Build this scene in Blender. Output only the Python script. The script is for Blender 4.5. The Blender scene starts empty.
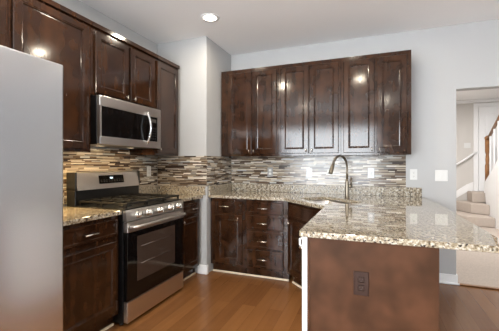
import bpy, bmesh, math, random
from mathutils import Vector, Matrix
random.seed(7)
scene = bpy.context.scene
COL = scene.collection
R = math.radians

# ------------------------------------------------------------------ camera
cam_data = bpy.data.cameras.new('camera')
cam = bpy.data.objects.new('camera', cam_data)
COL.objects.link(cam)
cam.location = (2.4475, -3.8693, 1.2766)
cam.rotation_euler = (R(90), 0, 0.3674)
cam_data.sensor_width = 36
cam_data.lens = 311.0 / 499 * 36
cam_data.shift_y = -1.6 / 499
cam_data.clip_start = 0.05
scene.camera = cam

# ------------------------------------------------------------------ world, lights, exposure
scene.view_settings.view_transform = 'Standard'
scene.view_settings.look = 'None'
scene.view_settings.gamma = 1
scene.view_settings.use_curve_mapping = False
scene.view_settings.exposure = 0.18
w = bpy.data.worlds.new('sky_world')
scene.world = w
w.use_nodes = True
w.node_tree.nodes['Background'].inputs[0].default_value = (0.75, 0.87, 1.0, 1)
w.node_tree.nodes['Background'].inputs[1].default_value = 1.2


def area(name, loc, rot, sx, sy, power, color=(1, 1, 1), shape='RECTANGLE'):
    l = bpy.data.lights.new(name, 'AREA')
    l.shape = shape
    l.size = sx
    if shape in ('RECTANGLE', 'ELLIPSE'):
        l.size_y = sy
    l.energy = power
    l.color = color
    o = bpy.data.objects.new(name, l)
    COL.objects.link(o)
    o.location = loc
    o.rotation_euler = rot
    return o


# daylight through the rear window, plus an added side fill on the right
area('daylight_rear', (1.15, -6.48, 1.28), (R(82), 0, 0), 2.9, 2.1, 300, (0.9, 0.955, 1.0))
area('side_fill_right', (6.48, -3.2, 1.45), (R(85), 0, R(90)), 3.0, 1.7, 40, (0.9, 0.955, 1.0))
# added fill lamps without a visible source, brightening the stair hall
area('hall_fill_right', (5.9, 2.4, 2.70), (0, 0, 0), 1.2, 2.2, 18, (0.98, 0.98, 1.0))
area('hall_fill_center', (3.75, 2.6, 2.70), (0, 0, 0), 0.6, 0.6, 60, (1.0, 0.97, 0.94))

CANS = [(0.946, -1.079), (2.25, -1.06), (0.95, -2.47), (2.3, -2.47), (0.95, -4.6), (2.8, -4.6), (4.6, -2.47), (4.6, -4.6)]  # last four are unseen lamps added to light the room
CAN_COLOR = (1.0, 0.88, 0.70)
CAN_POWER = 8.5
HOOD_POWER = 1.7
PUCK_POWER = 7.5


# ------------------------------------------------------------------ materials
def new_mat(name):
    m = bpy.data.materials.new(name)
    m.use_nodes = True
    nt = m.node_tree
    return m, nt, nt.nodes['Principled BSDF']


def setp(b, **k):
    for a, v in k.items():
        b.inputs[a.replace('_', ' ')].default_value = v


def srgb(r, g, b):
    f = lambda c: (c / 12.92 if c <= 0.04045 else ((c + 0.055) / 1.055) ** 2.4)
    return (f(r / 255), f(g / 255), f(b / 255), 1)


def plain(name, col, rough=0.5, metal=0.0, noise=0.0, scale=20, spec=0.5, bump=0.0):
    m, nt, b = new_mat(name)
    setp(b, Base_Color=col, Roughness=rough, Metallic=metal)
    b.inputs['Specular IOR Level'].default_value = spec
    tc = nt.nodes.new('ShaderNodeTexCoord')
    n = nt.nodes.new('ShaderNodeTexNoise')
    n.inputs['Scale'].default_value = scale
    n.inputs['Detail'].default_value = 3
    nt.links.new(tc.outputs['Object'], n.inputs['Vector'])
    if noise:
        mx = nt.nodes.new('ShaderNodeMix')
        mx.data_type = 'RGBA'
        mx.inputs[6].default_value = col
        mx.inputs[7].default_value = tuple(c * (1 - noise) for c in col[:3]) + (1,)
        nt.links.new(n.outputs['Fac'], mx.inputs[0])
        nt.links.new(mx.outputs[2], b.inputs['Base Color'])
    if bump:
        bp = nt.nodes.new('ShaderNodeBump')
        bp.inputs['Strength'].default_value = bump
        bp.inputs['Distance'].default_value = 0.002
        nt.links.new(n.outputs['Fac'], bp.inputs['Height'])
        nt.links.new(bp.outputs['Normal'], b.inputs['Normal'])
    return m


def ramp(nt, stops):
    r = nt.nodes.new('ShaderNodeValToRGB')
    e = r.color_ramp.elements
    while len(e) < len(stops):
        e.new(0.5)
    for i, (p, c) in enumerate(stops):
        e[i].position = p
        e[i].color = c
    return r


def wood(name, dark, light, rough, coat=0.0, axis='Z', spec=0.5):
    m, nt, b = new_mat(name)
    tc = nt.nodes.new('ShaderNodeTexCoord')
    oi = nt.nodes.new('ShaderNodeObjectInfo')
    ad = nt.nodes.new('ShaderNodeVectorMath')
    ad.operation = 'ADD'
    nt.links.new(tc.outputs['Object'], ad.inputs[0])
    nt.links.new(oi.outputs['Random'], ad.inputs[1])
    mp = nt.nodes.new('ShaderNodeMapping')
    mp.inputs['Scale'].default_value = {'Z': (16, 16, 1.6), 'X': (1.6, 16, 16), 'N': (7, 7, 5)}[axis]
    nt.links.new(ad.outputs[0], mp.inputs[0])
    n = nt.nodes.new('ShaderNodeTexNoise')
    n.inputs['Scale'].default_value = 1.0
    n.inputs['Detail'].default_value = 1.5
    n.inputs['Distortion'].default_value = 0.4
    nt.links.new(mp.outputs[0], n.inputs['Vector'])
    n2 = nt.nodes.new('ShaderNodeTexNoise')
    n2.inputs['Scale'].default_value = 9
    n2.inputs['Detail'].default_value = 1.5
    nt.links.new(ad.outputs[0], n2.inputs['Vector'])
    av = nt.nodes.new('ShaderNodeMath')
    av.operation = 'ADD'
    nt.links.new(n.outputs['Fac'], av.inputs[0])
    nt.links.new(n2.outputs['Fac'], av.inputs[1])
    hf = nt.nodes.new('ShaderNodeMath')
    hf.operation = 'MULTIPLY'
    hf.inputs[1].default_value = 0.5
    nt.links.new(av.outputs[0], hf.inputs[0])
    r = ramp(nt, [(0.36, dark), (0.64, light)])
    nt.links.new(hf.outputs[0], r.inputs[0])
    nt.links.new(r.outputs[0], b.inputs['Base Color'])
    setp(b, Roughness=rough, Coat_Weight=coat, Coat_Roughness=0.1)
    b.inputs['Specular IOR Level'].default_value = spec
    return m


def granite(name, rough=0.04, coat=0.5):
    m, nt, b = new_mat(name)
    tc = nt.nodes.new('ShaderNodeTexCoord')

    def noise(sc, det=4):
        n = nt.nodes.new('ShaderNodeTexNoise')
        n.inputs['Scale'].default_value = sc
        n.inputs['Detail'].default_value = det
        nt.links.new(tc.outputs['Object'], n.inputs['Vector'])
        return n
    n1 = noise(60, 6)
    base = ramp(nt, [(0.30, srgb(90, 75, 58)), (0.42, srgb(138, 124, 102)), (0.52, srgb(166, 155, 135)), (0.66, srgb(204, 200, 190))])
    nt.links.new(n1.outputs['Fac'], base.inputs[0])
    vo = nt.nodes.new('ShaderNodeTexVoronoi')
    vo.inputs['Scale'].default_value = 170
    nt.links.new(tc.outputs['Object'], vo.inputs['Vector'])
    bw = nt.nodes.new('ShaderNodeSeparateColor')
    nt.links.new(vo.outputs['Color'], bw.inputs[0])
    r2 = ramp(nt, [(0.0, (0.25, 0.2, 0.16, 1)), (0.14, (0.55, 0.47, 0.38, 1)), (0.30, (1, 1, 1, 1)), (1, (1.1, 1.1, 1.1, 1))])
    r2.color_ramp.interpolation = 'CONSTANT'
    nt.links.new(bw.outputs[0], r2.inputs[0])
    mul = nt.nodes.new('ShaderNodeMix')
    mul.data_type = 'RGBA'
    mul.blend_type = 'MULTIPLY'
    mul.inputs[0].default_value = 0.6
    nt.links.new(base.outputs[0], mul.inputs[6])
    nt.links.new(r2.outputs[0], mul.inputs[7])
    n3 = noise(58, 3)
    r3 = ramp(nt, [(0.58, (0, 0, 0, 1)), (0.63, (1, 1, 1, 1))])
    nt.links.new(n3.outputs['Fac'], r3.inputs[0])
    mx = nt.nodes.new('ShaderNodeMix')
    mx.data_type = 'RGBA'
    nt.links.new(r3.outputs[0], mx.inputs[0])
    nt.links.new(mul.outputs[2], mx.inputs[6])
    mx.inputs[7].default_value = srgb(52, 44, 40)
    nt.links.new(mx.outputs[2], b.inputs['Base Color'])
    setp(b, Roughness=rough, Coat_Weight=coat, Coat_Roughness=0.02)
    return m


def floor_wood(name):
    m, nt, b = new_mat(name)
    tc = nt.nodes.new('ShaderNodeTexCoord')
    mp = nt.nodes.new('ShaderNodeMapping')
    mp.inputs['Rotation'].default_value = (0, 0, R(90))
    nt.links.new(tc.outputs['Object'], mp.inputs[0])
    br = nt.nodes.new('ShaderNodeTexBrick')
    br.offset = 0.37
    br.inputs['Scale'].default_value = 1.0
    br.inputs['Brick Width'].default_value = 1.25
    br.inputs['Row Height'].default_value = 0.125
    br.inputs['Mortar Size'].default_value = 0.0009
    br.inputs['Mortar Smooth'].default_value = 0.1
    br.inputs['Bias'].default_value = 0.0
    br.inputs['Color1'].default_value = srgb(112, 73, 41)
    br.inputs['Color2'].default_value = srgb(130, 88, 51)
    br.inputs['Mortar'].default_value = srgb(88, 54, 28)
    nt.links.new(mp.outputs[0], br.inputs['Vector'])
    m2 = nt.nodes.new('ShaderNodeMapping')
    m2.inputs['Scale'].default_value = (24, 1.6, 1)
    nt.links.new(tc.outputs['Object'], m2.inputs[0])
    n = nt.nodes.new('ShaderNodeTexNoise')
    n.inputs['Scale'].default_value = 1
    n.inputs['Detail'].default_value = 2
    nt.links.new(m2.outputs[0], n.inputs['Vector'])
    r = ramp(nt, [(0.3, (0.92, 0.9, 0.88, 1)), (0.7, (1.06, 1.05, 1.04, 1))])
    nt.links.new(n.outputs['Fac'], r.inputs[0])
    mul = nt.nodes.new('ShaderNodeMix')
    mul.data_type = 'RGBA'
    mul.blend_type = 'MULTIPLY'
    mul.inputs[0].default_value = 1
    nt.links.new(br.outputs['Color'], mul.inputs[6])
    nt.links.new(r.outputs[0], mul.inputs[7])
    nt.links.new(mul.outputs[2], b.inputs['Base Color'])
    setp(b, Roughness=0.22, Coat_Weight=0.0, Coat_Roughness=0.05)
    b.inputs['Specular IOR Level'].default_value = 0.3
    return m


def brushed(name, col, rough, direction='Z'):
    m, nt, b = new_mat(name)
    tc = nt.nodes.new('ShaderNodeTexCoord')
    mp = nt.nodes.new('ShaderNodeMapping')
    mp.inputs['Scale'].default_value = {'Z': (220, 220, 1.5), 'X': (1.5, 220, 220)}[direction]
    nt.links.new(tc.outputs['Object'], mp.inputs[0])
    n = nt.nodes.new('ShaderNodeTexNoise')
    n.inputs['Scale'].default_value = 1
    n.inputs['Detail'].default_value = 2
    nt.links.new(mp.outputs[0], n.inputs['Vector'])
    mr = nt.nodes.new('ShaderNodeMapRange')
    mr.inputs[3].default_value = rough - 0.02
    mr.inputs[4].default_value = rough + 0.02
    nt.links.new(n.outputs['Fac'], mr.inputs[0])
    nt.links.new(mr.outputs[0], b.inputs['Roughness'])
    setp(b, Base_Color=col, Metallic=1.0)
    return m


def tile_mat(name):
    m, nt, b = new_mat(name)
    at = nt.nodes.new('ShaderNodeAttribute')
    at.attribute_name = 'tile_color'
    nt.links.new(at.outputs['Color'], b.inputs['Base Color'])
    tc = nt.nodes.new('ShaderNodeTexCoord')
    n = nt.nodes.new('ShaderNodeTexNoise')
    n.inputs['Scale'].default_value = 30
    nt.links.new(tc.outputs['Object'], n.inputs['Vector'])
    mr = nt.nodes.new('ShaderNodeMapRange')
    mr.inputs[3].default_value = 0.06
    mr.inputs[4].default_value = 0.3
    nt.links.new(n.outputs['Fac'], mr.inputs[0])
    nt.links.new(mr.outputs[0], b.inputs['Roughness'])
    return m


def emit(name, col, strength):
    m, nt, b = new_mat(name)
    setp(b, Base_Color=col, Emission_Color=col, Emission_Strength=strength)
    return m


M = dict(
    wall=plain('wall_paint', srgb(183, 183, 183), 0.75, noise=0.02, scale=3),
    ceiling=plain('ceiling_paint', srgb(246, 246, 246), 0.9, noise=0.02, scale=3),
    hallwall=plain('hall_paint', srgb(205, 201, 196), 0.8, noise=0.02, scale=3),
    white=plain('white_trim_paint', srgb(240, 240, 240), 0.4, noise=0.02),
    plate=plain('white_plastic', srgb(222, 222, 220), 0.3, noise=0.01),
    slot=plain('dark_slot', srgb(60, 58, 56), 0.5, noise=0.05),
    wood=wood('espresso_wood', srgb(36, 20, 11), srgb(60, 36, 20), 0.12, 0.0),
    panel=wood('espresso_end_panel', srgb(60, 38, 24), srgb(86, 56, 38), 0.5, 0.0, 'N', 0.12),
    inside=plain('cabinet_inside_wood', srgb(58, 34, 26), 0.5, noise=0.2),  # mottled brown for cabinet interiors
    granite=granite('speckled_granite'),
    upstand=granite('honed_granite', 0.3, 0.0),
    floor=floor_wood('oak_plank_floor'),
    carpet=plain('tan_carpet', srgb(206, 193, 182), 0.95, noise=0.4, scale=70, bump=0.6, spec=0.1),
    steel=brushed('brushed_steel', srgb(222, 218, 214), 0.32, 'X'),
    fridge=brushed('fridge_steel', srgb(214, 216, 220), 0.26, 'X'),
    nickel=plain('satin_nickel', srgb(205, 200, 192), 0.25, 1.0, noise=0.05),
    faucet=plain('brushed_nickel', srgb(120, 111, 98), 0.3, 1.0, noise=0.05),
    chrome=plain('chrome', srgb(235, 235, 235), 0.12, 1.0, noise=0.02),
    bglass=plain('black_glass', srgb(10, 10, 11), 0.05, noise=0.1),
    oglass=plain('oven_window_glass', srgb(66, 53, 46), 0.06, noise=0.2, scale=8),  # lighter brown base stands in for the room reflected in the glass
    black=plain('black_enamel', srgb(14, 14, 15), 0.3, noise=0.2),
    iron=plain('cast_iron', srgb(13, 12, 12), 0.4, noise=0.2, scale=60),
    tile=tile_mat('mosaic_tile'),
    steelplate=plain('grey_metal_plate', srgb(150, 150, 150), 0.35, 0.6, noise=0.05),
    grout=plain('tile_grout', srgb(112, 102, 92), 0.85, noise=0.1),
    shoe=plain('cream_shoe_moulding', srgb(222, 204, 178), 0.45, noise=0.05),
    bronze=plain('brown_plate_plastic', srgb(50, 29, 19), 0.5, spec=0.25, noise=0.1),
    oak=wood('honey_oak', srgb(120, 78, 40), srgb(160, 110, 62), 0.3, 0.3),
    can=emit('lamp_lens', (1, 0.90, 0.74, 1), 9.0),
    hood=emit('hood_lamp_lens', (1, 0.82, 0.55, 1), 0.8),
    display=emit('clock_glow', (0.55, 0.8, 1, 1), 0.9),
    glass=plain('window_glass', (1, 1, 1, 1), 0.0),
)
_b = M['glass'].node_tree.nodes['Principled BSDF']
setp(_b, Transmission_Weight=1.0, IOR=1.02)


# ------------------------------------------------------------------ mesh helpers
def box(bm, x0, x1, y0, y1, z0, z1, bev=0.0, seg=2):
    t = bmesh.new()
    bmesh.ops.create_cube(t, size=1)
    for v in t.verts:
        v.co = Vector(((x0 + x1) / 2 + v.co.x * (x1 - x0), (y0 + y1) / 2 + v.co.y * (y1 - y0), (z0 + z1) / 2 + v.co.z * (z1 - z0)))
    if bev:
        bmesh.ops.bevel(t, geom=t.edges[:], offset=bev, segments=seg, affect='EDGES', profile=0.5)
    merge(bm, t)
    return bm


def merge(bm, t, mat=None):
    vm = {}
    for v in t.verts:
        vm[v] = bm.verts.new(mat @ v.co if mat else v.co)
    for f in t.faces:
        try:
            nf = bm.faces.new([vm[v] for v in f.verts])
            nf.smooth = f.smooth
        except ValueError:
            pass
    t.free()


def lathe(bm, prof, seg=24, mat=None, caps=True):
    """prof: list of (radius, z)"""
    t = bmesh.new()
    rings = []
    for r, z in prof:
        if r < 1e-6:
            rings.append([t.verts.new((0, 0, z))])
        else:
            rings.append([t.verts.new((r * math.cos(2 * math.pi * i / seg), r * math.sin(2 * math.pi * i / seg), z)) for i in range(seg)])
    for a, b in zip(rings, rings[1:]):
        for i in range(seg):
            j = (i + 1) % seg
            if len(a) == 1 and len(b) == 1:
                continue
            if len(a) == 1:
                f = t.faces.new((a[0], b[j], b[i]))
            elif len(b) == 1:
                f = t.faces.new((a[i], a[j], b[0]))
            else:
                f = t.faces.new((a[i], a[j], b[j], b[i]))
            f.smooth = True
    for rg, rev in ((rings[0], True), (rings[-1], False)):
        if caps and len(rg) > 1:
            t.faces.new(rg[::-1] if rev else rg)
    bmesh.ops.recalc_face_normals(t, faces=t.faces[:])
    merge(bm, t, mat)
    return bm


def tube(bm, pts, rad, seg=12):
    """sweep a circle along pts; rad float or list"""
    pts = [Vector(p) for p in pts]
    n = len(pts)
    rr = rad if isinstance(rad, (list, tuple)) else [rad] * n
    t = bmesh.new()
    rings = []
    up = None
    for i, p in enumerate(pts):
        d = (pts[min(i + 1, n - 1)] - pts[max(i - 1, 0)]).normalized()
        if up is None:
            up = Vector((0, 0, 1)) if abs(d.z) < 0.9 else Vector((1, 0, 0))
        u = (up - d * up.dot(d)).normalized()
        v = d.cross(u)
        up = u
        rings.append([t.verts.new(p + rr[i] * (u * math.cos(2 * math.pi * k / seg) + v * math.sin(2 * math.pi * k / seg))) for k in range(seg)])
    for a, b in zip(rings, rings[1:]):
        for k in range(seg):
            j = (k + 1) % seg
            f = t.faces.new((a[k], a[j], b[j], b[k]))
            f.smooth = True
    t.faces.new(rings[0][::-1])
    t.faces.new(rings[-1])
    bmesh.ops.recalc_face_normals(t, faces=t.faces[:])
    merge(bm, t)
    return bm


def prism(bm, poly, z0, z1, bev=0.0, holes=()):
    """extrude a 2-D polygon (with holes) from z0 to z1"""
    t = bmesh.new()
    loops = []
    edges = []
    for pl in [poly] + list(holes):
        vs = [t.verts.new((x, y, z0)) for x, y in pl]
        loops.append(vs)
        edges += [t.edges.new((vs[i], vs[(i + 1) % len(vs)])) for i in range(len(vs))]
    if holes:
        bmesh.ops.triangle_fill(t, edges=edges, use_beauty=True)
    else:
        t.faces.new(loops[0])
    r = bmesh.ops.extrude_face_region(t, geom=t.faces[:])
    for v in r['geom']:
        if isinstance(v, bmesh.types.BMVert):
            v.co.z = z1
    bmesh.ops.recalc_face_normals(t, faces=t.faces[:])
    if bev:
        es = [e for e in t.edges if len(e.link_faces) == 2 and e.calc_face_angle(0) > R(50) and abs(e.verts[0].co.z - e.verts[1].co.z) < 1e-6]
        bmesh.ops.bevel(t, geom=es, offset=bev, segments=2, affect='EDGES', profile=0.5)
    merge(bm, t)
    return bm


def ring_front(bm, x0, x1, z0, z1, yf, yb, rings):
    """a slab whose front (towards -y) follows stepped rectangular rings: (inset, y offset backwards)"""
    loops = []
    for ins, dy in rings:
        a, b, c, d = x0 + ins, x1 - ins, z0 + ins, z1 - ins
        loops.append([bm.verts.new(p) for p in ((a, yf + dy, c), (b, yf + dy, c), (b, yf + dy, d), (a, yf + dy, d))])
    back = [bm.verts.new(p) for p in ((x0, yb, z0), (x1, yb, z0), (x1, yb, z1), (x0, yb, z1))]
    seq = [back] + loops
    for A, B in zip(seq, seq[1:]):
        for i in range(4):
            j = (i + 1) % 4
            bm.faces.new((A[i], A[j], B[j], B[i]))
    bm.faces.new(loops[-1])
    bm.faces.new(back[::-1])
    return bm


def obj(name, bm, mat, parent=None, loc=None, rotz=None):
    me = bpy.data.meshes.new(name)
    bm.to_mesh(me)
    bm.free()
    me.materials.append(mat)
    o = bpy.data.objects.new(name, me)
    COL.objects.link(o)
    if parent:
        o.parent = parent
    if loc:
        o.location = loc
    if rotz is not None:
        o.rotation_euler = (0, 0, rotz)
    return o


def tag(o, label, cat, group=None, kind=None):
    o['label'] = label
    o['category'] = cat
    if group:
        o['group'] = group
    if kind:
        o['kind'] = kind
    return o


def thing(name, label, cat, loc=(0, 0, 0), rotz=0, group=None):
    o = bpy.data.objects.new(name, None)
    o.empty_display_size = 0.1
    COL.objects.link(o)
    o.location = loc
    o.rotation_euler = (0, 0, rotz)
    return tag(o, label, cat, group)


def struct(name, bm, mat, label, cat, parent=None):
    o = obj(name, bm, mat, parent)
    if not parent:
        tag(o, label, cat, kind='structure')
    return o


NB = bmesh.new
LEFT, DIAG, PEN = R(90), R(-45), R(-90)

# ------------------------------------------------------------------ the setting
CH = 2.755
XL, XR, YR = -3.2, 6.5, -6.5      # living area limits
CX, CY = 0.689, -0.688            # corner chase
HX0, HY = 3.31, 4.7               # opening, far hall wall

struct('floor', box(NB(), XL - 0.12, XR + 0.12, YR - 0.12, 0.0, -0.1, 0.0), M['floor'], 'glossy brown hardwood plank floor of the kitchen', 'floor')
struct('floor_hall', box(NB(), 2.6, 7.0, 0.0, HY + 0.12, -0.1, 0.006), M['carpet'], 'tan carpeted floor of the hall beyond the kitchen', 'carpet')
struct('floor_bounce', box(NB(), XL, XR, YR, -4.35, 0.0005, 0.012), M['carpet'], 'unseen tan carpet added behind the camera to bounce light upwards', 'carpet')  # unseen carpet added to bounce window light onto the ceiling
struct('ceiling', box(NB(), XL - 0.12, XR + 0.12, YR - 0.12, 0.12, CH, CH + 0.1), M['ceiling'], 'flat off-white ceiling above the kitchen', 'ceiling')
struct('ceiling_hall', box(NB(), 2.6, 7.0, 0.121, HY + 0.12, CH, CH + 0.1), M['ceiling'], 'off-white ceiling above the stair hall', 'ceiling')
struct('wall_left', box(NB(), -0.12, 0.0, -4.3, 0.12, 0, CH), M['wall'], 'light grey wall behind the gas range', 'wall')
bw = NB()
box(bw, 0.0, HX0, 0.0, 0.12, 0, CH)
box(bw, HX0, 5.3, 0.0, 0.12, 2.071, CH)
box(bw, 5.3, XR + 0.12, 0.0, 0.12, 0, CH)
struct('wall_back', bw, M['wall'], 'light grey wall behind the sink with an opening to the stair hall', 'wall')
struct('wall_corner', box(NB(), 0.0005, CX, CY, -0.0005, 0, CH - 0.0005), M['wall'], 'boxed-out light grey wall chase in the kitchen corner', 'wall')
rw = NB()
box(rw, XL, -0.4, YR - 0.12, YR, 0, CH)
box(rw, 2.7, XR, YR - 0.12, YR, 0, CH)
box(rw, -0.4, 2.7, YR - 0.12, YR, 2.4, CH)
box(rw, -0.4, 2.7, YR - 0.12, YR, 0, 0.12)
struct('wall_rear', rw, M['wall'], 'light grey living-room wall with a wide window behind the camera', 'wall')
qw = NB()
box(qw, XR, XR + 0.12, YR - 0.12, -4.8, 0, CH)
box(qw, XR, XR + 0.12, -1.6, 0.0, 0, CH)
box(qw, XR, XR + 0.12, -4.8, -1.6, 2.35, CH)
box(qw, XR, XR + 0.12, -4.8, -1.6, 0, 0.55)
struct('wall_right', qw, M['wall'], 'light grey living-room wall with an added fill window on the right', 'wall')
lw = NB()
box(lw, XL - 0.12, XL, YR - 0.12, -4.18, 0, CH)
box(lw, XL, -0.12, -4.3, -4.18, 0, CH)
struct('wall_living', lw, M['wall'], 'light grey wall of the living area beside the kitchen', 'wall')
hw = NB()
box(hw, 2.6, 7.0, HY, HY + 0.12, 0, CH)
box(hw, 2.6, 2.72, 0.12, HY, 0, CH)
box(hw, 7.0, 7.12, 0.12, HY + 0.12, 0, CH)
struct('wall_hall', hw, M['hallwall'], 'warm grey far wall of the stair hall', 'wall')


def window(name, label, x0, x1, z0, z1, loc, rotz):
    t = tag(bpy.data.objects.new(name, None), label, 'window', kind='structure')
    COL.objects.link(t)
    t.location = loc
    t.rotation_euler = (0, 0, rotz)
    f = NB()
    s = 0.06
    box(f, x0, x0 + s, -0.03, 0.03, z0, z1)
    box(f, x1 - s, x1, -0.03, 0.03, z0, z1)
    box(f, x0 + s, x1 - s, -0.03, 0.03, z0, z0 + s)
    box(f, x0 + s, x1 - s, -0.03, 0.03, z1 - s, z1)
    k = (x1 - x0) / 3
    for i in (1, 2):
        box(f, x0 + i * k - s / 2, x0 + i * k + s / 2, -0.028, 0.028, z0 + s, z1 - s)
    obj('window_frame', f, M['white'], t)
    obj('pane', box(NB(), x0 + s, x1 - s, -0.003, 0.003, z0 + s, z1 - s), M['glass'], t)


window('window_1', 'wide white-framed three-part window behind the camera', -1.549, 1.549, 0.121, 2.399, (1.15, YR - 0.06, 0), 0)
window('window_fill', 'unseen white-framed window added in the right living-room wall', -1.599, 1.599, 0.551, 2.349, (XR + 0.06, -3.2, 0), R(90))  # out of view, added to go with the side fill

# baseboards
bb = NB()
box(bb, CX - 0.110, CX + 0.014, CY - 0.016, CY - 0.0005, 0, 0.105, 0.004)
box(bb, CX + 0.0005, CX + 0.014, CY - 0.0005, -0.664, 0, 0.105, 0.003)
struct('baseboard_corner', bb, M['white'], 'short white baseboard wrapped round the foot of the corner chase', 'baseboard')
bb = NB()
box(bb, 2.79, HX0 + 0.012, -0.014, -0.0005, 0, 0.10, 0.004)
box(bb, 2.79, HX0 + 0.026, -0.030, -0.0145, 0, 0.018, 0.004)
box(bb, HX0 + 0.0005, HX0 + 0.013, -0.0005, 0.12, 0.007, 0.10, 0.003)
struct('baseboard_back', bb, M['white'], 'white baseboard at the wall end beside the opening', 'baseboard')
struct('trim_1', box(NB(), HX0 + 0.014, 5.3, -0.03, 0.012, 0.0065, 0.014, 0.003), M['oak'], 'wood threshold strip between plank floor and carpet', 'threshold')

# ------------------------------------------------------------------ stair hall
dr = thing('door_1', 'white panelled door at the top of the carpeted steps', 'door', (0, HY, 0))
dr['kind'] = 'structure'
DX0, DX1, DZ0, DZ1 = 4.79, 5.56, 0.66, 2.58
db = NB()
box(db, DX0, DX1, -0.030, -0.002, DZ0, DZ1)
for px0, px1 in ((DX0 + 0.10, DX0 + 0.34), (DX1 - 0.34, DX1 - 0.10)):
    for pz0, pz1 in ((DZ0 + 0.2, DZ0 + 0.85), (DZ0 + 1.0, DZ1 - 0.14)):
        ring_front(db, px0, px1, pz0, pz1, -0.036, -0.030, [(0, 0.004), (0.012, 0.0), (0.03, 0.005), (0.05, 0.001)])
obj('door_panel', db, M['white'], dr)
cs = NB()
box(cs, DX0 - 0.095, DX0 - 0.005, -0.022, -0.001, 0.645, DZ1 + 0.09, 0.004)
box(cs, DX1 + 0.005, DX1 + 0.095, -0.022, -0.001, 0.645, DZ1 + 0.09, 0.004)
box(cs, DX0 - 0.005, DX1 + 0.005, -0.022, -0.001, DZ1 + 0.005, DZ1 + 0.09, 0.004)
obj('door_casing', cs, M['white'], dr)
struct('trim_2', box(NB(), 2.73, 6.99, HY - 0.06, HY - 0.001, CH - 0.075, CH - 0.001, 0.008), M['white'], 'white crown strip along the top of the hall wall', 'crown moulding')

st = thing('carpeted_steps', 'tan carpeted winder steps rising beyond the opening', 'stairs', (4.5, 4.3, 0.007))


def step(poly, z0, z1):
    b = NB()
    prism(b, [(x - 4.5, y - 4.3) for x, y in poly], z0, z1, 0.02)
    return b


obj('step', step([(3.9, 4.68), (4.12, 4.25), (4.2, 3.92), (4.3, 3.72), (4.45, 3.65), (4.775, 3.62), (4.775, 4.68)], 0, 0.2), M['carpet'], st)
obj('step', step([(4.2, 4.68), (4.36, 4.42), (4.5, 4.12), (4.775, 3.92), (4.775, 4.68)], 0.201, 0.42), M['carpet'], st)
obj('step', step([(4.57, 4.68), (4.57, 4.30), (5.7, 4.30), (5.7, 4.68)], 0.421, 0.645), M['carpet'], st)
sk = NB()
t = bmesh.new()
pts = [(4.0, 0.22), (4.56, 0.62), (4.69, 0.66), (4.69, 0.86), (4.56, 0.80), (4.0, 0.36)]
for pz in pts:
    t.verts.new((pz[0], HY - 0.001, pz[1]))
t.verts.ensure_lookup_table()
t.faces.new(t.verts[:])
r_ = bmesh.ops.extrude_face_region(t, geom=t.faces[:])
for v in r_['geom']:
    if isinstance(v, bmesh.types.BMVert):
        v.co.y -= 0.016
bmesh.ops.recalc_face_normals(t, faces=t.faces[:])
merge(sk, t)
struct('baseboard_hall', sk, M['white'], 'white sloping skirting board above the carpeted steps', 'baseboard')

# side wall of the upper flight, climbing towards the camera
SX = 4.78
t = bmesh.new()
for y, z in ((4.28, 0.646), (4.28, 0.86), (2.2, 2.17), (1.2, 2.17), (1.2, 0.007), (4.05, 0.007), (4.22, 0.646)):
    t.verts.new((SX, y, z))
t.verts.ensure_lookup_table()
t.faces.new(t.verts[:])
r_ = bmesh.ops.extrude_face_region(t, geom=t.faces[:])
for v in r_['geom']:
    if isinstance(v, bmesh.types.BMVert):
        v.co.x += 0.10
bmesh.ops.recalc_face_normals(t, faces=t.faces[:])
sw = NB()
merge(sw, t)
struct('wall_stair', sw, M['white'], 'white side wall of the upper stair flight', 'wall')

bl = thing('stair_railing', 'oak stair rail with white balusters on the white stair wall', 'railing', (SX + 0.05, 4.25, 0.9))


def wz(y):
    return 0.86 + (4.28 - y) * (2.17 - 0.86) / 2.08


def rz(y):
    return 1.80 + (4.28 - y) * 0.60


nb = NB()
lathe(nb, [(0.042, 0), (0.042, 0.36), (0.03, 0.40), (0.036, 0.5), (0.028, 0.6), (0.042, 0.66), (0.042, 0.92), (0.05, 0.94), (0.05, 0.97), (0.02, 1.0), (0, 1.01)], 4 * 4)
obj('newel_post', nb, M['oak'], bl, (0, 0.0, wz(4.25) - 0.9 + 0.003))
rb = NB()
tube(rb, [(0, 0, rz(4.25) - 0.9 - 0.03), (0, -2.2, rz(2.05) - 0.9 - 0.03)], 0.03)
obj('handrail', rb, M['oak'], bl)
for k in range(9):
    y = 4.08 - k * 0.22
    b = NB()
    box(b, -0.011, 0.011, y - 4.25 - 0.011, y - 4.25 + 0.011, wz(y) - 0.9 + 0.012, rz(y) - 0.9 - 0.058)
    obj('baluster', b, M['white'], bl)

wr = thing('wall_handrail', 'white wall-mounted handrail sloping down beside the hall door', 'handrail', (4.4, HY - 0.06, 1.3))
rb = NB()
tube(rb, [(0.33, 0, 0.25), (0.14, 0, 0.10), (-0.3, 0, -0.22)], 0.022)
obj('rail', rb, M['white'], wr)
for q in (0.22, -0.16):
    b = NB()
    tube(b, [(q, 0.0, q * 0.73 + 0.0 + 0.02 - 0.02), (q, 0.058, q * 0.73 - 0.02)], 0.009)
    obj('bracket', b, M['white'], wr)

# ------------------------------------------------------------------ cabinets
DOOR_RINGS = [(0, 0.005), (0.005, 0.0), (0.050, 0.0), (0.053, 0.003), (0.058, 0.0015), (0.062, 0.004), (0.064, 0.0115), (0.072, 0.0125)]
SMALL_RINGS = [(0, 0.005), (0.006, 0.0), (0.022, 0.0), (0.026, 0.003)]


def pull(parent, x, y, z, L=0.115):
    b = NB()
    tube(b, [(x - L / 2, y - 0.028, z), (x + L / 2, y - 0.028, z)], 0.0058, 10)
    for s in (-1, 1):
        tube(b, [(x + s * L * 0.36, y, z), (x + s * L * 0.36, y - 0.028, z)], 0.005, 8)
    return obj('pull_handle', b, M['nickel'], parent)


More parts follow.
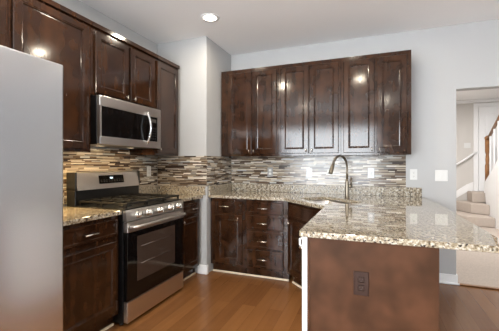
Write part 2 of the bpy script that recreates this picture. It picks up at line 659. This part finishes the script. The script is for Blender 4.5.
def knob(parent, x, y, z):
    b = NB()
    tube(b, [(x, y, z), (x, y - 0.018, z)], [0.006, 0.005], 10)
    tube(b, [(x, y - 0.021, z - 0.017), (x, y - 0.021, z + 0.017)], 0.006, 10)
    return obj('knob', b, M['nickel'], parent)


def cabinet(label, cat, W, D, H, fronts, loc, rotz, base=True, crown=False, body=True, name=None, group=None, zc=0.0):
    """local: x across the front, front faces -y, back at y=0"""
    t = thing(name or ('base_cabinet' if base else 'wall_cabinet'), label, cat, loc, rotz, group)
    z0 = 0.105 if base else 0.0
    if body:
        obj('body', box(NB(), 0.0, W, -D + 0.0195, -0.001, z0, H, 0.001), M['wood'], t)
        obj('face_frame', box(NB(), 0.0, W, -D, -D + 0.019, z0, H, 0.0012), M['wood'], t)
    if base:
        obj('toe_kick', box(NB(), 0.0, W, -D + 0.060, -D + 0.075, 0.001, 0.1045), M['wood'], t)
        obj('shoe_moulding', box(NB(), 0.0, W, -D + 0.046, -D + 0.0595, 0.001, 0.019, 0.003), M['shoe'], t)
    if crown:
        b = NB()
        box(b, 0.0, W, -D - 0.022, -D - 0.0005, H - 0.040, H, 0.004)
        obj('crown_moulding', b, M['wood'], t)
    for f in fronts:
        kind, x0, x1, a, c = f[:5]
        b = NB()
        ring_front(b, x0, x1, a, c, -D - 0.0205, -D - 0.0008, DOOR_RINGS if kind == 'door' else SMALL_RINGS)
        bmesh.ops.recalc_face_normals(b, faces=b.faces[:])
        o = obj('door' if kind == 'door' else ('false_front' if kind == 'false' else 'drawer'), b, M['wood'], t)
        if len(f) > 5:
            h = f[5]
            if h[0] == 'pull':
                pull(o, h[1], -D - 0.0207, h[2])
            else:
                knob(o, h[1], -D - 0.0207, h[2])
    return t


TOPU, BOTU = 2.438, 1.372
# left wall (front faces +x); local x runs along +Y from the given start
def left_cab(label, cat, y0, y1, D, z0, H, fronts, base=True, crown=False, **k):
    fr = []
    for f in fronts:
        g = [f[0], f[1] - y0, f[2] - y0, f[3] - z0, f[4] - z0]
        if len(f) > 5:
            g.append((f[5][0], f[5][1] - y0, f[5][2] - z0))
        fr.append(g)
    return cabinet(label, cat, y1 - y0, D, H, fr, (0.001, y0, z0), LEFT, base, crown, **k)


left_cab('dark wood base cabinet between refrigerator and gas range', 'cabinet', -2.600, -1.962, 0.61, 0, 0.881,
         [('drawer', -2.555, -1.985, 0.722, 0.853, ('pull', -2.25, 0.785)), ('door', -2.555, -1.985, 0.142, 0.682)])
left_cab('narrow dark wood base cabinet right of the gas range', 'cabinet', -1.150, -0.716, 0.61, 0, 0.881,
         [('drawer', -1.115, -0.742, 0.715, 0.846, ('pull', -0.885, 0.782)), ('door', -1.115, -0.742, 0.142, 0.692, ('knob', -1.085, 0.655))])
left_cab('dark wood wall cabinet right of the refrigerator top', 'cabinet', -2.590, -1.972, 0.33, BOTU, TOPU - BOTU,
         [('door', -2.572, -2.000, 1.392, 2.385)], base=False, crown=True)
left_cab('dark wood two-door wall cabinet above the microwave', 'cabinet', -1.970, -1.172, 0.33, 1.845, TOPU - 1.845,
         [('door', -1.936, -1.560, 1.866, 2.375, ('knob', -1.592, 1.892)), ('door', -1.532, -1.192, 1.866, 2.375, ('knob', -1.496, 1.892))], base=False, crown=True)
left_cab('narrow tall dark wood wall cabinet right of the microwave', 'cabinet', -1.170, -0.724, 0.33, BOTU, TOPU - BOTU,
         [('door', -1.138, -0.752, 1.392, 2.375, ('knob', -1.108, 1.43))], base=False, crown=True)
left_cab('dark wood wall cabinet above the refrigerator', 'cabinet', -3.540, -2.592, 0.33, 1.860, TOPU - 1.860,
         [('door', -3.520, -3.075, 1.880, 2.385), ('door', -3.060, -2.612, 1.880, 2.385)], base=False, crown=True)


def back_cab(label, cat, x0, x1, D, z0, H, fronts, base=True, **k):
    fr = []
    for f in fronts:
        g = [f[0], f[1] - x0, f[2] - x0, f[3] - z0, f[4] - z0]
        if len(f) > 5:
            g.append((f[5][0], f[5][1] - x0, f[5][2] - z0))
        fr.append(g)
    return cabinet(label, cat, x1 - x0, D, H, fr, (x0, -0.001, z0), 0, base, **k)


G = 'wall cabinets above the sink'
dz0, dz1 = 1.396, 2.394
for x0, x1, d1, d2, lab in ((0.704, 1.450, (0.800, 1.116), (1.124, 1.432), 'dark wood two-door wall cabinet against the corner chase'),
                            (1.451, 2.158, (1.482, 1.806), (1.818, 2.134), 'dark wood two-door wall cabinet above the faucet, middle of three'),
                            (2.159, 2.847, (2.186, 2.500), (2.522, 2.806), 'dark wood two-door wall cabinet nearest the outlet on the bare wall')):
    back_cab(lab, 'cabinet', x0, x1, 0.33, BOTU, TOPU - BOTU,
             [('door', d1[0], d1[1], dz0, dz1, ('knob', d1[1] - 0.026, 1.43)), ('door', d2[0], d2[1], dz0, dz1, ('knob', d2[0] + 0.026, 1.43))], base=False, group=G)

back_cab('dark wood base cabinet with one drawer over one door beside the chase', 'cabinet', 0.704, 1.139, 0.61, 0, 0.881,
         [('drawer', 0.768, 1.108, 0.715, 0.848, ('pull', 0.90, 0.79)), ('door', 0.768, 1.108, 0.132, 0.695, ('knob', 1.066, 0.655))])
back_cab('dark wood base cabinet with a stack of four drawers', 'cabinet', 1.140, 1.632, 0.61, 0, 0.881,
         [('drawer', 1.166, 1.586, 0.722, 0.852, ('pull', 1.36, 0.787)), ('drawer', 1.166, 1.586, 0.548, 0.706, ('pull', 1.36, 0.622)),
          ('drawer', 1.166, 1.586, 0.340, 0.532, ('pull', 1.36, 0.428)), ('drawer', 1.166, 1.586, 0.128, 0.324, ('pull', 1.36, 0.226))])

# diagonal sink base: hollow so that the bowl hangs inside it
sb = thing('sink_base_cabinet', 'diagonal dark wood sink base cabinet in the counter corner', 'cabinet', (1.634, -0.612, 0), DIAG)
DW = 0.706
b = NB()
box(b, 0.004, DW - 0.004, 0.0, 0.019, 0.105, 0.881, 0.001)
obj('face_frame', b, M['wood'], sb)
b = NB()
box(b, 0.06, DW - 0.06, 0.02, 0.60, 0.105, 0.125)
obj('bottom_panel', b, M['wood'], sb)
b = NB()
box(b, 0.012, DW - 0.012, 0.060, 0.075, 0.001, 0.1045)
obj('toe_kick', b, M['wood'], sb)
b = NB()
box(b, 0.016, DW - 0.016, 0.044, 0.0595, 0.001, 0.019, 0.003)
obj('shoe_moulding', b, M['shoe'], sb)
b = ring_front(NB(), 0.045, DW - 0.045, 0.715, 0.852, -0.0205, -0.0008, SMALL_RINGS)
bmesh.ops.recalc_face_normals(b, faces=b.faces[:])
obj('false_front', b, M['wood'], sb)
for a, c, kx in ((0.045, DW / 2 - 0.003, 0.075), (DW / 2 + 0.003, DW - 0.045, DW - 0.075)):
    b = ring_front(NB(), a, c, 0.132, 0.695, -0.0205, -0.0008, DOOR_RINGS)
    bmesh.ops.recalc_face_normals(b, faces=b.faces[:])
    o = obj('door', b, M['wood'], sb)
    knob(o, kx, -0.0207, 0.655)

# peninsula: filler cabinet, dishwasher, end panel
cabinet('dark wood peninsula base cabinet between the sink base and dishwasher', 'cabinet', 0.40, 0.61, 0.881,
        [('drawer', 0.03, 0.37, 0.722, 0.852, ('pull', 0.2, 0.787)), ('door', 0.03, 0.37, 0.132, 0.695, ('knob', 0.34, 0.655))],
        (2.745, -1.130, 0), PEN)
dw = thing('dishwasher', 'white-edged dishwasher in the peninsula behind the brown end panel', 'dishwasher', (2.745, -1.535, 0), PEN)
obj('body', box(NB(), 0.002, 0.606, -0.59, -0.002, 0.02, 0.878), M['black'], dw)
obj('door', box(NB(), 0.002, 0.612, -0.648, -0.5905, 0.02, 0.872, 0.006), M['white'], dw)
b = NB()
tube(b, [(0.06, -0.6485, 0.79), (0.07, -0.672, 0.79), (0.54, -0.672, 0.79), (0.55, -0.6485, 0.79)], 0.009)
obj('pull_handle', b, M['nickel'], dw)
b = NB()
tube(b, [(0.604, -0.6485, 0.862), (0.604, -0.660, 0.855), (0.604, -0.660, 0.825), (0.604, -0.6485, 0.818)], 0.006)
obj('latch', b, M['plate'], dw)

pn = thing('end_panel', 'flat brown wood end panel of the granite-topped peninsula', 'panel', (2.445, -2.160, 0))
obj('panel', box(NB(), -0.298, 0.312, -0.0145, 0.008, 0.001, 0.880, 0.001), M['panel'], pn)
obj('edge_strip', box(NB(), -0.3125, -0.2985, -0.019, 0.008, 0.001, 0.880, 0.001), M['panel'], pn)
obj('back_panel', box(NB(), 0.3055, 0.3120, 0.0085, 1.03, 0.001, 0.880, 0.001), M['panel'], pn)


# ------------------------------------------------------------------ countertops
def arc(cx, cy, r, a0, a1, n=6):
    return [(cx + r * math.cos(R(a0 + (a1 - a0) * i / n)), cy + r * math.sin(R(a0 + (a1 - a0) * i / n))) for i in range(n + 1)]


# sink cut-out (rounded rectangle turned with the corner)
SC = Vector((2.075, -0.675))
ux, uy = Vector((0.7071, -0.7071)), Vector((0.7071, 0.7071))


def sinkloop(hl, hw, r, n=6):
    out = []
    for cx, cy, a0 in ((hl - r, hw - r, 0), (-hl + r, hw - r, 90), (-hl + r, -hw + r, 180), (hl - r, -hw + r, 270)):
        for x, y in arc(cx, cy, r, a0, a0 + 90, n):
            p = SC + ux * x + uy * y
            out.append((p.x, p.y))
    return out


ct = thing('granite_countertop', 'speckled granite countertop running from the corner over the sink peninsula', 'countertop', (2.0, -0.6, 0.882))
poly = [(CX + 0.002, -0.002), (CX + 0.002, -0.650), (1.600, -0.650), (2.090, -1.140)]
poly += arc(2.110, -2.180, 0.020, 180, 270, 4)
poly += arc(3.010, -2.170, 0.030, 270, 360, 5)
poly += [(3.040, -1.2), (3.030, -0.5)] + arc(2.96, -0.07, 0.05, 0, 60, 4) + [(2.985, -0.002)]
loc = Vector((2.0, -0.6))
b = NB()
prism(b, [(x - loc.x, y - loc.y) for x, y in poly], 0.0, 0.032, 0.004, holes=[[(x - loc.x, y - loc.y) for x, y in sinkloop(0.285, 0.195, 0.08)]])
obj('slab', b, M['granite'], ct)

c2 = thing('granite_counter', 'small granite counter section right of the gas range', 'countertop', (0.33, -0.93, 0.882))
obj('slab', box(NB(), -0.328, 0.318, -0.228, 0.238, 0, 0.032, 0.004), M['granite'], c2)
c3 = thing('granite_counter', 'granite counter section between refrigerator and gas range', 'countertop', (0.33, -2.29, 0.882))
obj('slab', box(NB(), -0.328, 0.318, -0.315, 0.328, 0, 0.032, 0.004), M['granite'], c3)


def splash(label, x0, x1, y0, y1):
    cx, cy = (x0 + x1) / 2, (y0 + y1) / 2
    tag(obj('granite_upstand', box(NB(), x0 - cx, x1 - cx, y0 - cy, y1 - cy, 0, 0.1015, 0.002), M['upstand'], None, (cx, cy, 0.9145)), label, 'upstand')


splash('long granite upstand below the mosaic tile behind the sink', CX + 0.022, 2.985, -0.022, -0.001)
splash('granite upstand on the right side of the corner chase', CX + 0.001, CX + 0.021, -0.645, -0.001)
splash('granite upstand on the front of the corner chase', 0.024, 0.680, -0.710, -0.6895)
splash('short granite upstand on the left wall right of the gas range', 0.002, 0.022, -1.158, -0.711)
splash('short granite upstand on the left wall left of the gas range', 0.002, 0.022, -2.600, -1.963)

# ------------------------------------------------------------------ mosaic backsplash
TONES = [((216, 208, 196), 4), ((190, 179, 162), 5), ((164, 151, 134), 5), ((138, 123, 105), 5), ((146, 140, 132), 4), ((112, 95, 79), 4), ((180, 181, 178), 2)]
TL = [c for c, n in TONES for _ in range(n)]
DARK = [(78, 61, 48), (56, 42, 34), (44, 32, 27), (96, 79, 64)]


def mosaic(label, strips, name='tile_backsplash'):
    """strips: (origin (x,y), rotz, length, z0, z1); tiles face local -y"""
    ox, oy = strips[0][0]
    t = thing(name, label, 'backsplash', (ox, oy, 1.0))
    tb, gb = NB(), NB()
    lay = tb.loops.layers.float_color.new('tile_color')
    for (px, py), rz_, L, z0, z1 in strips:
        mt = Matrix.Translation((px - ox, py - oy, -1.0)) @ Matrix.Rotation(rz_, 4, 'Z')
        g = NB()
        box(g, 0, L, -0.004, 0, z0, z1)
        merge(gb, g, mt)
        z = z0 + 0.001
        while z < z1 - 0.005:             # rows of thin strips, dark slivers between pale ones
            thin = random.random() < 0.45
            h = min(random.choice((0.007, 0.0085)) if thin else random.choice((0.0115, 0.0145, 0.017)), z1 - z)
            x = -random.random() * 0.12
            while x < L:
                l = random.uniform(0.06, 0.17)
                a, c = max(0.0, x), min(L, x + l - 0.0012)
                if c - a > 0.006:
                    k = NB()
                    y = -0.0065 - random.random() * 0.002
                    box(k, a, c, y, -0.0035, z, z + h - 0.0012)
                    col = random.choice(DARK if random.random() < (0.62 if thin else 0.16) else TL)
                    f_ = random.uniform(0.92, 1.06)
                    col = srgb(*[min(255, q * f_) for q in col])
                    n0 = len(tb.faces)
                    merge(tb, k, mt)
                    tb.faces.ensure_lookup_table()
                    for f in tb.faces[n0:]:
                        for lp in f.loops:
                            lp[lay] = col
                x += l
            z += h
    obj('tiles', tb, M['tile'], t)
    obj('grout', gb, M['grout'], t)
    return t


ZS = 1.017
mosaic('strip mosaic tile backsplash on the wall behind the gas range',
       [((0.0008, -2.60), LEFT, 0.6385, ZS, 1.371), ((0.0008, -1.9605), LEFT, 0.7985, 0.93, 1.432), ((0.0008, -1.1615), LEFT, 0.4635, ZS, 1.371)])
mosaic('strip mosaic tile backsplash wrapped round the boxed-out corner chase',
       [((0.010, CY - 0.0008), 0, 0.688, ZS, 1.371), ((CX + 0.0008, CY - 0.008), LEFT, 0.695, ZS, 1.371)])
mosaic('strip mosaic tile backsplash on the wall behind the faucet', [((CX + 0.010, -0.0008), 0, 2.829 - CX - 0.010, ZS, 1.371)])

# ------------------------------------------------------------------ sink and faucet
sk = thing('sink', 'stainless undermount sink in the diagonal counter corner', 'sink', (SC.x, SC.y, 0.882))
b = NB()
rings = []
for hl, hw, r, z in ((0.300, 0.210, 0.09, -0.0015), (0.288, 0.198, 0.08, -0.0015), (0.284, 0.194, 0.08, -0.02), (0.27, 0.18, 0.08, -0.17), (0.24, 0.15, 0.07, -0.19), (0.05, 0.05, 0.045, -0.195)):
    rings.append([b.verts.new((x - SC.x, y - SC.y, z)) for x, y in sinkloop(hl, hw, r)])
for A, B in zip(rings, rings[1:]):
    n = len(A)
    for i in range(n):
        f = b.faces.new((A[i], A[(i + 1) % n], B[(i + 1) % n], B[i]))
        f.smooth = True
b.faces.new(rings[-1])
bmesh.ops.recalc_face_normals(b, faces=b.faces[:])
obj('bowl', b, M['steel'], sk)
b = NB()
lathe(b, [(0.045, -0.194), (0.045, -0.190), (0.03, -0.1885), (0.012, -0.186), (0, -0.185)], 20)
obj('strainer', b, M['chrome'], sk)

fc = thing('kitchen_faucet', 'brushed nickel gooseneck faucet with pull-down spray head behind the sink', 'faucet', (2.228, -0.415, 0.914))
d = Vector((-0.52, -0.855, 0)).normalized()
b = NB()
lathe(b, [(0.027, 0.0), (0.027, 0.006), (0.022, 0.012), (0.0205, 0.03), (0.019, 0.16), (0.0165, 0.18), (0.0135, 0.20)], 20)
obj('base', b, M['faucet'], fc)
pts = [Vector((0, 0, 0.19)), Vector((0, 0, 0.27)), Vector((0, 0, 0.325))]
r = 0.120
for i in range(1, 13):
    a = R(180 - i * 162 / 12)
    pts.append(d * (r + r * math.cos(a)) + Vector((0, 0, 0.325 + r * math.sin(a))))
b = NB()
tube(b, pts, 0.0125, 14)
obj('gooseneck', b, M['faucet'], fc)
e = pts[-1]
dd = (pts[-1] - pts[-2]).normalized()
b = NB()
tube(b, [e + dd * 0.001, e + dd * 0.02, e + dd * 0.09, e + dd * 0.108], [0.0145, 0.0175, 0.022, 0.019], 14)
obj('spray_head', b, M['faucet'], fc)
s = Vector((0.92, 0.38, 0))
b = NB()
tube(b, [s * 0.015 + Vector((0, 0, 0.125)), s * 0.052 + Vector((0, 0, 0.127))], 0.019, 14)
tube(b, [s * 0.044 + Vector((0, 0, 0.13)), s * 0.050 + Vector((0, 0, 0.215))], [0.010, 0.006], 10)
obj('lever', b, M['faucet'], fc)


# ------------------------------------------------------------------ outlets and switches
def outlet(label, loc, rotz, kind='outlet', wdt=0.072, h=0.118, mat='plate', gang=1, inner=None):
    inner = inner or mat
    t = thing('wall_outlet' if kind == 'outlet' else 'light_switch', label, kind, loc, rotz)
    obj('cover_plate', box(NB(), -wdt / 2, wdt / 2, -0.006, -0.0005, -h / 2, h / 2, 0.0025), M[mat], t)
    for g in range(gang):
        x = (g - (gang - 1) / 2) * 0.046
        if kind == 'outlet':
            for s in (-1, 1):
                o = obj('socket', box(NB(), x - 0.016, x + 0.016, -0.008, -0.0062, s * 0.021 - 0.014, s * 0.021 + 0.014, 0.004), M[inner], t)
                b = NB()
                for q in (-0.006, 0.006):
                    box(b, x + q - 0.001, x + q + 0.001, -0.0086, -0.0081, s * 0.021 - 0.002, s * 0.021 + 0.007)
                box(b, x - 0.002, x + 0.002, -0.0086, -0.0081, s * 0.021 - 0.010, s * 0.021 - 0.006)
                obj('slot', b, M['slot'], o)
        else:
            o = obj('rocker', box(NB(), x - 0.016, x + 0.016, -0.009, -0.0062, -0.033, 0.033, 0.002), M[inner], t)
    return t


TY = -0.0098
outlet('grey plated white outlet on the tile below the left sink-wall cabinet', (1.25, TY, 1.172), 0, mat='steelplate', inner='plate')
outlet('grey plated white switch on the tile left of the faucet', (1.754, TY, 1.168), 0, 'switch', mat='steelplate', inner='plate')
outlet('grey plated white outlet on the tile right of the faucet', (2.467, TY, 1.172), 0, mat='steelplate', inner='plate')
outlet('white outlet on the bare wall just past the tile edge', (2.906, -0.0005, 1.160), 0, h=0.117)
outlet('white double switch plate on the bare wall near the opening', (3.172, -0.0005, 1.150), 0, 'switch', 0.118, 0.118, gang=2)
outlet('white outlet on the tile right of the gas range', (TY * -1, -0.86, 1.190), LEFT)
outlet('brown outlet on the peninsula end panel', (2.409, -2.1748, 0.664), 0, h=0.122, wdt=0.074, mat='bronze')
outlet('white switch plate on the hall wall beside the handrail', (4.575, HY - 0.0005, 1.705), 0, 'switch', 0.13, 0.118, gang=2)

# ------------------------------------------------------------------ refrigerator
fr = thing('refrigerator', 'tall stainless steel refrigerator at the left edge', 'refrigerator', (0.02, -2.612, 0), LEFT)
FW = 0.905   # width, towards the camera (local -x)
obj('body', box(NB(), -FW + 0.004, -0.004, -0.745, 0, 0.03, 1.800, 0.004), M['black'], fr)
for x0, x1, hx in ((-0.520, -0.001, -0.46), (-FW, -0.526, -0.585)):
    dd_ = obj('door', box(NB(), x0, x1, -0.828, -0.751, 0.07, 1.832, 0.010, 3), M['fridge'], fr)
    b = NB()
    hz = -0.475 if x0 > -0.6 else -0.572
    tube(b, [(hz, -0.8285, 0.55), (hz, -0.875, 0.57), (hz, -0.875, 1.48), (hz, -0.8285, 1.50)], 0.012)
    obj('door_handle', b, M['steel'], dd_)
obj('toe_grille', box(NB(), -FW + 0.01, -0.01, -0.75, -0.7455, 0.005, 0.065), M['black'], fr)

# ------------------------------------------------------------------ microwave
mw = thing('microwave', 'stainless over-the-range microwave with bowed handle and black glass', 'microwave', (0.012, -1.966, 1.437), LEFT)
MW, MH = 0.790, 0.398
obj('body', box(NB(), 0.0, MW, -0.375, 0, 0.0, MH, 0.002), M['black'], mw)
b = NB()
yf, yb = -0.408, -0.3755
box(b, 0.004, MW, yf, yb, MH - 0.085, MH, 0.003)
box(b, 0.004, MW, yf, yb, 0.0, 0.066, 0.003)
box(b, 0.004, 0.022, yf, yb, 0.0665, MH - 0.0855)
box(b, MW - 0.052, MW, yf, yb, 0.0665, MH - 0.0855)
obj('front_frame', b, M['steel'], mw)
obj('door_window', box(NB(), 0.0225, 0.585, yf + 0.004, yb, 0.067, MH - 0.086), M['bglass'], mw)
cp = obj('control_panel', box(NB(), 0.588, MW - 0.0525, yf + 0.004, yb, 0.067, MH - 0.086), M['bglass'], mw)
b = NB()
for i in range(5):
    for j in range(3):
        box(b, 0.640 + j * 0.028, 0.660 + j * 0.028, yf + 0.0034, yf + 0.0039, 0.085 + i * 0.026, 0.103 + i * 0.026)
obj('keypad', b, M['black'], cp)
obj('clock_display', box(NB(), 0.64, 0.72, yf + 0.0034, yf + 0.0039, 0.255, 0.29), M['slot'], cp)
pts = []
for i in range(13):
    a = i / 12
    pts.append((0.572, yf - 0.004 - 0.044 * math.sin(math.pi * a), 0.035 + a * 0.315))
b = NB()
tube(b, pts, 0.0115, 12)
obj('door_handle', b, M['chrome'], mw)
for x in (0.2, 0.58):
    obj('task_lamp', box(NB(), x - 0.025, x + 0.025, -0.22, -0.18, -0.003, -0.001), M['hood'], mw)
for yy in (-1.76, -1.38):
    area('microwave_task_light', (0.27, yy, 1.425), (0, 0, 0), 0.1, 0.07, HOOD_POWER, (1.0, 0.72, 0.38))

# warm puck light under the wall cabinet beside the refrigerator
area('under_cabinet_light', (0.21, -2.24, 1.365), (0, 0, 0), 0.12, 0.07, PUCK_POWER, (1.0, 0.68, 0.30))

# ------------------------------------------------------------------ gas range
gr = thing('gas_range', 'stainless freestanding gas range with black oven door and five knobs', 'range', (0.03, -1.956, 0), LEFT)
GW = 0.790
obj('body', box(NB(), 0.0, GW, -0.620, -0.002, 0.025, 0.905, 0.003), M['black'], gr)
for x in (0.03, GW - 0.03):
    for y in (-0.58, -0.06):
        b = NB()
        lathe(b, [(0.018, 0.001), (0.018, 0.012), (0.01, 0.0245)], 12)
        obj('foot', b, M['black'], gr, (x, y, 0))
obj('drawer', box(NB(), 0.006, GW - 0.004, -0.660, -0.6205, 0.030, 0.192, 0.004), M['steel'], gr)
# oven door: black glass with a steel head rail
od = obj('oven_door', box(NB(), 0.004, GW - 0.004, -0.660, -0.6205, 0.198, 0.735, 0.004), M['bglass'], gr)
obj('door_rail', box(NB(), 0.004, GW - 0.004, -0.663, -0.6205, 0.7355, 0.818, 0.004), M['steel'], od)
obj('oven_window', box(NB(), 0.115, 0.640, -0.6618, -0.6602, 0.325, 0.690, 0.0004, 1), M['oglass'], od)
b = NB()
for z in (0.46, 0.60):
    tube(b, [(0.16, -0.6625, z), (0.60, -0.6625, z)], 0.0014, 6)
obj('oven_rack', b, M['nickel'], od)
b = NB()
tube(b, [(0.035, -0.664, 0.777), (0.05, -0.705, 0.779), (0.10, -0.712, 0.779), (GW - 0.10, -0.712, 0.779), (GW - 0.05, -0.705, 0.779), (GW - 0.035, -0.664, 0.777)], 0.0135, 12)
obj('door_handle', b, M['steel'], od)
# sloping knob panel
t = bmesh.new()
prof = [(-0.6205, 0.826), (-0.660, 0.826), (-0.652, 0.898), (-0.640, 0.910), (-0.6205, 0.910)]
for y, z in prof:
    t.verts.new((0.0, y, z))
t.verts.ensure_lookup_table()
t.faces.new(t.verts[:])
r_ = bmesh.ops.extrude_face_region(t, geom=t.faces[:])
for v in r_['geom']:
    if isinstance(v, bmesh.types.BMVert):
        v.co.x = GW
bmesh.ops.recalc_face_normals(t, faces=t.faces[:])
b = NB()
merge(b, t)
kp = obj('control_panel', b, M['steel'], gr)
for Yk in (-1.831, -1.705, -1.552, -1.394, -1.270):
    mt = Matrix.Translation((Yk + 1.956, -0.6575, 0.866)) @ Matrix.Rotation(R(90 - 6), 4, 'X')
    b = NB()
    lathe(b, [(0.031, 0.0015), (0.031, 0.006), (0.027, 0.009), (0.0255, 0.034), (0.023, 0.039), (0, 0.040)], 20, mt)
    k = NB()
    box(k, -0.003, 0.003, -0.021, 0.021, 0.0385, 0.044, 0.001)
    merge(b, k, mt)
    obj('knob', b, M['nickel'], kp)
# cooktop, burners, grates
obj('cooktop', box(NB(), 0.0, GW, -0.639, -0.105, 0.9105, 0.922, 0.004), M['black'], gr)
BUR = [(0.16, -0.50, 0.045), (0.16, -0.24, 0.038), (0.395, -0.37, 0.05), (0.63, -0.50, 0.05), (0.63, -0.24, 0.036)]
for x, y, rr in BUR:
    b = NB()
    lathe(b, [(rr * 1.15, 0.9225), (rr * 1.1, 0.931), (rr, 0.932), (rr, 0.939), (rr * 0.8, 0.942), (0, 0.942)], 20, Matrix.Translation((x, y, 0)))
    obj('burner', b, M['iron'], gr)
for x0, x1, cxs in ((0.03, 0.275, (0.16,)), (0.28, 0.51, (0.395,)), (0.515, 0.76, (0.63,))):
    b = NB()
    zt0, zt1 = 0.950, 0.964
    for y in (-0.625, -0.37, -0.12):
        box(b, x0, x1, y - 0.006, y + 0.006, zt0, zt1, 0.002)
    for x in (x0 + 0.006, x1 - 0.006):
        box(b, x - 0.006, x + 0.006, -0.625, -0.12, zt0, zt1, 0.002)
        for y in (-0.615, -0.37, -0.13):
            box(b, x - 0.006, x + 0.006, y - 0.008, y + 0.008, 0.9225, zt0)
    xm = (x0 + x1) / 2
    box(b, xm - 0.005, xm + 0.005, -0.62, -0.125, zt0 + 0.002, zt1 + 0.004, 0.002)
    for y in (-0.50, -0.24):
        box(b, x0 + 0.01, x1 - 0.01, y - 0.005, y + 0.005, zt0 + 0.002, zt1 + 0.004, 0.002)
    obj('grate', b, M['iron'], gr)
# backguard
obj('backguard_base', box(NB(), 0.004, GW - 0.004, -0.104, -0.004, 0.9105, 1.048, 0.006), M['black'], gr)
t = bmesh.new()
for y, z in ((-0.010, 1.0485), (-0.118, 1.0485), (-0.092, 1.196), (-0.080, 1.206), (-0.010, 1.206)):
    t.verts.new((0.018, y, z))
t.verts.ensure_lookup_table()
t.faces.new(t.verts[:])
r_ = bmesh.ops.extrude_face_region(t, geom=t.faces[:])
for v in r_['geom']:
    if isinstance(v, bmesh.types.BMVert):
        v.co.x = GW - 0.018
bmesh.ops.recalc_face_normals(t, faces=t.faces[:])
b = NB()
merge(b, t)
bg = obj('backguard', b, M['steel'], gr)
for x in (0.0, GW - 0.0175):
    obj('backguard_cap', box(NB(), x, x + 0.0175, -0.112, -0.006, 1.0485, 1.204, 0.004), M['black'], gr)
mt = Matrix.Translation((0.018, -0.118, 1.0485)) @ Matrix.Rotation(R(-10), 4, 'X')
b = NB()
k = NB()
box(k, 0.235, 0.540, -0.0025, -0.0006, 0.045, 0.122)
merge(b, k, mt)
dp = obj('display', b, M['bglass'], bg)
b = NB()
k = NB()
box(k, 0.365, 0.400, -0.0034, -0.0028, 0.090, 0.104)
merge(b, k, mt)
obj('clock_digits', b, M['display'], dp)
b = NB()
for i in range(9):
    for j in range(2):
        k = NB()
        box(k, 0.252 + i * 0.032, 0.268 + i * 0.032, -0.0032, -0.0028, 0.062 + j * 0.014, 0.067 + j * 0.014)
        merge(b, k, mt)
obj('keypad', b, M['slot'], dp)

# ------------------------------------------------------------------ recessed ceiling lights
for i, (x, y) in enumerate(CANS):
    lab = ['round recessed ceiling light nearest the corner chase', 'round recessed ceiling light above the sink', 'round recessed ceiling light in front of the gas range',
           'round recessed ceiling light above the peninsula end', 'added unseen recessed living-room light behind the refrigerator', 'added unseen recessed living-room light behind the camera',
           'added unseen recessed light right of the peninsula', 'added unseen recessed light in the far living-room corner'][i]
    t = thing('recessed_light', lab, 'ceiling light', (x, y, CH), 0, 'recessed ceiling lights')
    b = NB()
    lathe(b, [(0.066, -0.004), (0.072, -0.007), (0.094, -0.004), (0.096, -0.001), (0.066, -0.001), (0.066, -0.004)], 32, None, False)
    obj('trim_ring', b, M['white'], t)
    b = NB()
    lathe(b, [(0, -0.0035), (0.0655, -0.0035), (0.0655, -0.001), (0, -0.001)], 32)
    obj('lens', b, M['can'], t)
    area('recessed_lamp', (x, y, CH - 0.02), (0, 0, 0), 0.12, 0.12, CAN_POWER * (1.8 if i == 2 else 1.0), CAN_COLOR, 'DISK')
